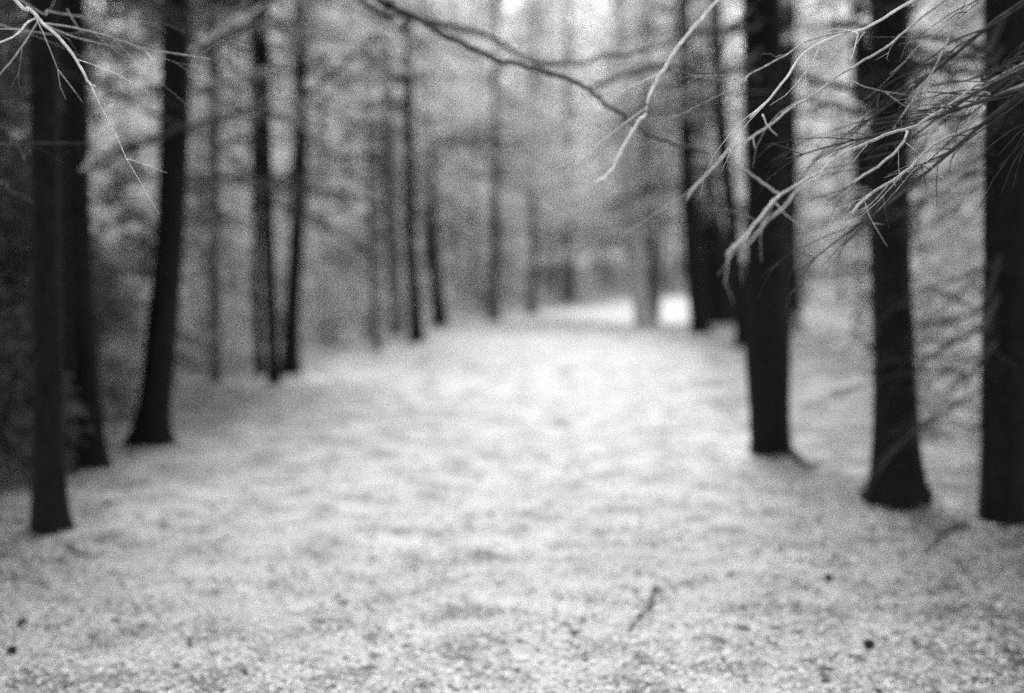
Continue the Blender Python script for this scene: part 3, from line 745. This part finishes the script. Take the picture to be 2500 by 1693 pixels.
# dark stand behind the leftmost trunks and beyond the right edge; unseen forest trees beside and behind the camera are added to shade the trunks
for x, y in [(-4.6, 10.5), (-5.2, 13.5), (-6.2, 11.5), (-6.0, 16.0), (-7.6, 14), (-8.0, 18), (-6.9, 20.5), (-9.6, 22), (-8.4, 25.5), (-5.6, 25.0), (-10.5, 28)]:
    far_tree(x, y, 'tree in the dark stand behind the leftmost trunks', 'dark stand behind the leftmost trunks', True, random.uniform(0.9, 1.05))
for x, y in [(5.4, 12.5), (6.2, 16.5), (7.8, 20), (9.4, 24.5), (8.0, 14), (10.6, 20)]:
    far_tree(x, y, 'tree on the bank beyond the flared trunk', 'trees on the bank at the right', False, random.uniform(0.85, 1.05))
for x, y in [(-4.0, 5.5), (-3.2, 1.2), (-5.2, 2.6), (-3.4, -3), (-5.5, -1.5), (3.4, 1.0), (4.6, 5.2), (5.2, 2.2), (3.3, -2.8), (5.4, -1.6), (-4.4, 8), (5.4, 8.4), (-6.4, 6)]:
    far_tree(x, y, 'unseen forest tree beside or behind the viewer, added for its shade', 'unseen shade trees beside the viewer', True, 1.0)
ns = 0
for _ in range(4000):
    y = random.uniform(17, 70); x = random.uniform(-0.42 * y, 0.42 * y)
    l, r = path_edges(y)
    if l - 0.8 < x < r + 1.0 or not free(x, y, 1.3): continue
    if y < 24 and abs(x) < 4: continue
    if y < 34 and 0.18 < x / y < 0.32: continue
    z = float(gh(x, y))
    side = 'left' if x < l else 'right'
    s = thing('sapling', 'small young tree in the undergrowth %s of the path' % side, 'sapling', (x, y, z), 'young trees %s of the path' % side)
    k = random.randrange(3)
    obj('stem', STEM_YOUNG[k], s); obj('crown', CROWN_YOUNG[k], s)
    s.rotation_euler = (0, 0, random.uniform(0, 6.28)); q = random.uniform(0.6, 1.2); s.scale = (q, q, q)
    TREES.append((x, y)); ns += 1
    if ns >= 70: break

# dark young conifers crowding in behind the leftmost trunks
for i, (x, y, q, lab) in enumerate([(-3.95, 10.4, 0.9, 'dark bushy young conifer at the left edge behind the leftmost trunk'), (-4.3, 9.6, 1.1, 'taller dark young conifer behind the bowed trunk'),
                       (-3.9, 11.3, 0.9, 'dark young conifer between the bowed and the leaning trunk'), (-4.9, 12.4, 1.3, 'tall dark young conifer in the gap left of the leaning trunk'),
                       (-5.0, 14.6, 1.1, 'dark young conifer just left of the leaning trunk'), (-4.4, 15.6, 0.7, 'small dark young conifer right behind the leaning trunk'),
                       (-6.0, 13.6, 1.4, 'dark young conifer deep in the stand at the left edge'), (-3.3, 9.2, 0.5, 'low dark conifer seedling at the left edge beside the leftmost trunk')]):
    s = thing('young_conifer', lab, 'young conifer', (x, y, float(gh(x, y))), 'dark young conifers at the left')
    k = i % 3
    obj('stem', STEM_YOUNG[k], s); obj('crown', CROWN_DARK[k], s)
    s.rotation_euler = (0, 0, random.uniform(0, 6.28)); s.scale = (q, q, q)

# bare twiggy shrubs in the undergrowth on both sides
def shrub_mesh(seed, H):
    st = random.getstate(); random.seed(seed)
    mb = MB(); Q = []
    for i in range(9):
        az = random.uniform(0, 6.28); sp = random.uniform(0.1, 0.5); L = H * random.uniform(0.55, 1.0)
        b = Vector((random.uniform(-0.15, 0.15), random.uniform(-0.15, 0.15), -0.03))
        P = [b + Vector((math.cos(az) * sp * L * t * t, math.sin(az) * sp * L * t * t, L * t)) for t in (0, 0.3, 0.6, 1)]
        mb.tube(P, [0.011, 0.009, 0.006, 0.002], 4)
        m = 46
        t = rng.uniform(0.1, 1, m)
        A = np.array([list(p) for p in P])
        pos = np.stack([np.interp(t, [0, 0.3, 0.6, 1], A[:, j]) for j in range(3)], 1)
        for q in range(4):
            d = rand_unit(m); d[:, 2] = np.abs(d[:, 2]) * 0.7 - 0.1; d /= np.linalg.norm(d, axis=1, keepdims=True)
            Q.append(leaf_quads(pos, d, rand_unit(m), rng.uniform(0.15, 0.5, m) * (0.6 + 0.3 * H), np.full(m, 0.009)))
            pos = pos + d * rng.uniform(0.1, 0.3, m)[:, None]
    Q = np.concatenate(Q); b = len(mb.v)
    me = bpy.data.meshes.new('twigs')
    me.from_pydata([tuple(p) for p in mb.v] + [tuple(p) for p in Q.reshape(-1, 3)], [], mb.f + [tuple(range(b + 4 * i, b + 4 * i + 4)) for i in range(len(Q))])
    me.materials.append(M_twigd); me.materials.append(M_twigspray)
    me.polygons.foreach_set('material_index', [0] * len(mb.f) + [1 if i % 3 else 0 for i in range(len(Q))])
    me.update(); random.setstate(st)
    return me
SHRUBS = [shrub_mesh(500 + i, h) for i, h in enumerate((1.2, 1.7, 2.3, 0.9))]
def shrub(x, y, lab, grp):
    o = obj('shrub', random.choice(SHRUBS), None, (x, y, float(gh(x, y))))
    o.rotation_euler = (0, 0, random.uniform(0, 6.28)); q = random.uniform(0.75, 1.2); o.scale = (q, q, q)
    tag(o, lab, 'shrub', grp)
for x, y in [(-4.6, 15), (-5.2, 17), (-4.3, 18.5), (-5.9, 19), (-3.9, 21), (-4.9, 22), (-3.6, 24.5), (-4.4, 26), (-3.0, 27.5), (-3.7, 29.5), (-2.4, 31), (-3.1, 33.5), (-1.8, 35), (-2.6, 38), (-0.6, 40), (-1.4, 43),
             (-6.6, 23), (-5.9, 26.5), (-5.0, 30), (-6.8, 31), (-4.6, 35), (-3.9, 40), (-4.0, 13.2), (-5.6, 15.2)]:
    shrub(x + random.uniform(-0.3, 0.3), y, 'bare twiggy shrub along the left edge of the path', 'bare shrubs left of the path')
for x, y in [(3.7, 9.8), (4.2, 11.2), (3.5, 12.4), (4.9, 12.6), (4.1, 14.2), (5.3, 15), (3.6, 16.5), (4.7, 17.4), (5.9, 18.5), (4.4, 20), (5.4, 22), (6.4, 24), (5.0, 26), (6.8, 28), (5.9, 31), (7.8, 33), (3.25, 9.0), (7.2, 21)]:
    if y > 15 and 0.185 < x / y < 0.31: continue          # bare floor between the thick trunks
    shrub(x, y, 'bare twiggy shrub on the bank behind the flared trunk', 'bare shrubs right of the path')

# the far-off wood that closes the view: one mass
def far_wood():
    N = 190000
    y = rng.uniform(96, 135, N); x = rng.uniform(-62, 75, N)
    z = 31 * rng.random(N) ** 0.9
    cell = vnoise(x * 0.22, y * 0.22, 31) * 0.7 + vnoise(x * 0.5, z * 0.35, 32) * 0.3
    top = 23 + 8 * vnoise(x * 0.12, y * 0.12, 33)
    k = (cell > 0.24) & (z < top)
    x, y, z = x[k], y[k], z[k]; n = len(x)
    d = rand_unit(n); nn = rand_unit(n)
    Q = leaf_quads(np.stack([x, y, gh(x, y) + z], 1), d, nn, rng.uniform(0.4, 0.8, n), rng.uniform(0.2, 0.4, n))
    o = obj('far_wood', quads_mesh('far_wood', Q, [M_leafpale]))
    tag(o, 'pale blurred wood closing the view behind the path', 'wood', kind='stuff')
far_wood()

# low undergrowth off the path
def undergrowth():
    N = 60000
    y = 11 + 60 * rng.random(N) ** 1.2
    x = rng.uniform(-0.45, 0.45, N) * y
    l, r = path_edges(y)
    dens = vnoise(x * 0.5, y * 0.5, 11)
    keep = ((x < l - 0.35 - 0.5 * dens) | ((x > r + 0.8) & (rng.random(N) < 0.45))) & (dens * 1.1 > rng.random(N) * 0.9)
    keep &= ~((y < 16) & (x > -5) & (x < 7))
    x, y = x[keep], y[keep]; n = len(x)
    h = rng.random(n) ** 1.6 * (0.25 + 0.5 * vnoise(x * 0.8, y * 0.8, 12))
    pos = np.stack([x, y, gh(x, y) + h], 1)
    d = rand_unit(n); d[:, 2] = np.abs(d[:, 2]) * 0.8; d /= np.linalg.norm(d, axis=1, keepdims=True)
    nn = np.array([0, 0, 0.6]) + rand_unit(n); nn /= np.linalg.norm(nn, axis=1, keepdims=True)
    Q = leaf_quads(pos, d, nn, rng.uniform(0.08, 0.22, n), rng.uniform(0.03, 0.08, n))
    o = obj('undergrowth', quads_mesh('undergrowth', Q, [M_leafpale]))
    tag(o, 'low grey undergrowth covering the floor beside the path', 'undergrowth', kind='stuff')
undergrowth()

# ------------------------------------------------------------------ litter on the floor
def litter():
    def scatter(N, y0, y1, powr):
        y = y0 + (y1 - y0) * rng.random(N) ** powr
        x = rng.uniform(-0.42, 0.42, N) * y
        return x, y
    # pale flakes
    x, y = scatter(60000, 4.2, 17, 1.5)
    n = len(x)
    d = rand_unit(n); d[:, 2] *= 0.25; d /= np.linalg.norm(d, axis=1, keepdims=True)
    nn = np.array([0, 0, 1.6]) + rand_unit(n); nn /= np.linalg.norm(nn, axis=1, keepdims=True)
    pos = np.stack([x, y, gh(x, y) + rng.uniform(0.002, 0.012, n)], 1)
    o = obj('leaf_litter', quads_mesh('leaf_litter', leaf_quads(pos, d, nn, rng.uniform(0.012, 0.04, n), rng.uniform(0.007, 0.02, n)), [M_litter_p]))
    tag(o, 'pale leaf litter strewn over path and forest floor', 'litter', kind='stuff')
    # dark needles and scraps, thickest towards the sides and in drifts
    x, y = scatter(70000, 4.2, 20, 1.4)
    n0 = len(x)
    wv = wear(x, y)
    drift = smooth(0.5, 0.8, vnoise(x * 2.2 + 5, y * 2.2, 21))
    k = rng.random(n0) < (0.01 + 0.16 * drift + 0.45 * (1 - wv) + 0.45 * smooth(0.7, 2.2, x))
    x, y = x[k], y[k]; n = len(x)
    d = rand_unit(n); d[:, 2] *= 0.15; d /= np.linalg.norm(d, axis=1, keepdims=True)
    nn = np.array([0, 0, 1.2]) + rand_unit(n); nn /= np.linalg.norm(nn, axis=1, keepdims=True)
    pos = np.stack([x, y, gh(x, y) + rng.uniform(0.003, 0.016, n)], 1)
    # bigger bark chips and crumbs
    m = 900
    xc, yc = scatter(m, 4.3, 14, 1.3)
    dc = rand_unit(m); dc[:, 2] *= 0.15; dc /= np.linalg.norm(dc, axis=1, keepdims=True)
    nc = np.array([0, 0, 1.6]) + rand_unit(m); nc /= np.linalg.norm(nc, axis=1, keepdims=True)
    chips = leaf_quads(np.stack([xc, yc, gh(xc, yc) + rng.uniform(0.004, 0.02, m)], 1), dc, nc, rng.uniform(0.03, 0.10, m), rng.uniform(0.015, 0.04, m))
    o = obj('needle_litter', quads_mesh('needle_litter', np.concatenate([leaf_quads(pos, d, nn, rng.uniform(0.015, 0.06, n), rng.uniform(0.004, 0.014, n)), chips]), [M_litter_d]))
    tag(o, 'dark needles and bark scraps lying over the pale floor', 'litter', kind='stuff')
litter()

# pine cones: an ovoid of overlapping scales
def cone_mesh():
    V, F = [], []
    n, m = 10, 9
    L, Rm = 0.055, 0.02
    for j in range(m + 1):
        t = j / m
        rr = Rm * math.sin(math.pi * min(0.06 + t * 0.94, 0.98)) ** 0.7
        for half, k_ in ((0, 1.0), (1, 0.78)):
            for k in range(n):
                a = 2 * math.pi * (k + 0.5 * (j % 2)) / n
                r_ = rr * k_ * (1 + 0.12 * math.cos(n * a + half * 3.1))
                V.append((L * (t - 0.5) + (0.004 if half else 0), r_ * math.cos(a), r_ * math.sin(a)))
    rings = 2 * (m + 1)
    for i in range(rings - 1):
        for k in range(n):
            k2 = (k + 1) % n
            F.append((i * n + k, i * n + k2, (i + 1) * n + k2, (i + 1) * n + k))
    F.append(tuple(range(n))[::-1]); F.append(tuple((rings - 1) * n + k for k in range(n)))
    me = bpy.data.meshes.new('pine_cone'); me.from_pydata(V, [], F); me.materials.append(M_cone); me.update()
    return me
CONE = cone_mesh()
for (x, y, s, lab) in [(53, 1532, 0.85, 'dark cone lying alone near the lower left corner'), (30, 1602, 0.8, 'dark cone in the lower left corner, below the other one'),
                       (147, 1375, 0.6, 'small dark cone in front of the leftmost trunk'), (264, 1236, 0.75, 'dark cone on the litter right of the leftmost trunk'),
                       (2122, 1582, 0.9, 'dark cone on the litter towards the lower right corner'), (2022, 1420, 0.85, 'dark cone on the floor between flared trunk and lower edge'),
                       ]:
    g = ground_at(x, y)
    o = obj('pine_cone', CONE)
    o.location = g + Vector((0, 0, 0.014 * s)); o.rotation_euler = (random.uniform(0, 6), random.uniform(-0.2, 0.2), random.uniform(0, 6)); o.scale = (s, s * 1.15, s * 1.15)
    tag(o, lab, 'pine cone', 'pine cones on the floor')

def ground_stick(name, label, cat, pts, wpx, mat, seed=0, lift=0.0):
    """a fallen stick: pixels on the ground"""
    P = [ground_at(x, y) for x, y in pts]
    r = wpx / 2 / FPX * P[0].y
    P = [p + Vector((0, 0, r * 0.7 + lift * math.sin(math.pi * i / (len(P) - 1)))) for i, p in enumerate(P)]
    g = P[0].copy()
    rn = random.Random(seed)
    S = spline(P, 5)
    S = [p + Vector((rn.uniform(-1, 1), rn.uniform(-1, 1), rn.uniform(-0.5, 1))) * r * 0.4 - g for p in S]
    mb = MB(); n = len(S)
    mb.tube(S, [r * (1.2 - 0.7 * i / (n - 1)) * rn.uniform(0.85, 1.15) for i in range(n)], 7)
    for j in range(2):
        i = rn.randint(2, n - 3)
        d = Vector((rn.uniform(-1, 1), rn.uniform(-1, 1), rn.uniform(0, 0.5))).normalized()
        l = rn.uniform(0.04, 0.12)
        mb.tube([S[i], S[i] + d * l * 0.5, S[i] + d * l + Vector((0, 0, -0.01))], [r * 0.45, r * 0.35, r * 0.2], 5)
    o = obj(name, mb.mesh(name, [mat]), None, g)
    return tag(o, label, cat)
def z2(*p): return [(1600 + u * 900 / 2099, 1018 + v * 900 / 2099) for u, v in p]
ground_stick('fallen_stick', 'dark fallen stick pointing at the foot of the right edge trunk', 'stick', z2((1775, 625), (1690, 645), (1600, 720), (1530, 790)), 15, M_twigd, 1)
ground_stick('fallen_stick', 'short dark stick on the litter before the leftmost trunk', 'stick', [(160, 1340), (185, 1352), (212, 1362), (236, 1366)], 9, M_twigd, 2)
ground_stick('fallen_stick', 'blurred dark stick lying at the lower right of the path', 'stick', [(1600, 1440), (1585, 1490), (1560, 1512), (1535, 1545)], 9, M_twigd, 3)
ground_stick('fallen_stick', 'curved thin stick near the lower right corner', 'stick', z2((1700, 830), (1760, 870), (1810, 940), (1835, 980)), 6, M_twigd, 5)
ground_stick('fallen_stick', 'dark stick across the litter between the thick and the flared trunk', 'stick', z2((780, 210), (830, 270), (880, 320)), 14, M_twigd, 6)
# pale dry stalk beside the flared trunk
g = ground_at(2284, 1258)
mb = MB()
sp = [g + Vector((0, 0, -0.02))] + [at(1600 + u * 900 / 2099, 1018 + v * 900 / 2099, g.y) for u, v in [(1592, 520), (1590, 450), (1600, 390), (1608, 300), (1612, 225)]]
sp = spline(sp, 4)
mb.tube([p - g for p in sp], [0.007 * (1 - 0.6 * i / (len(sp) - 1)) for i in range(len(sp))], 6)
o = obj('dry_stalk', mb.mesh('dry_stalk', [M_twigp]), None, g)
tag(o, 'pale dry stalk standing beside the flared trunk', 'stalk')
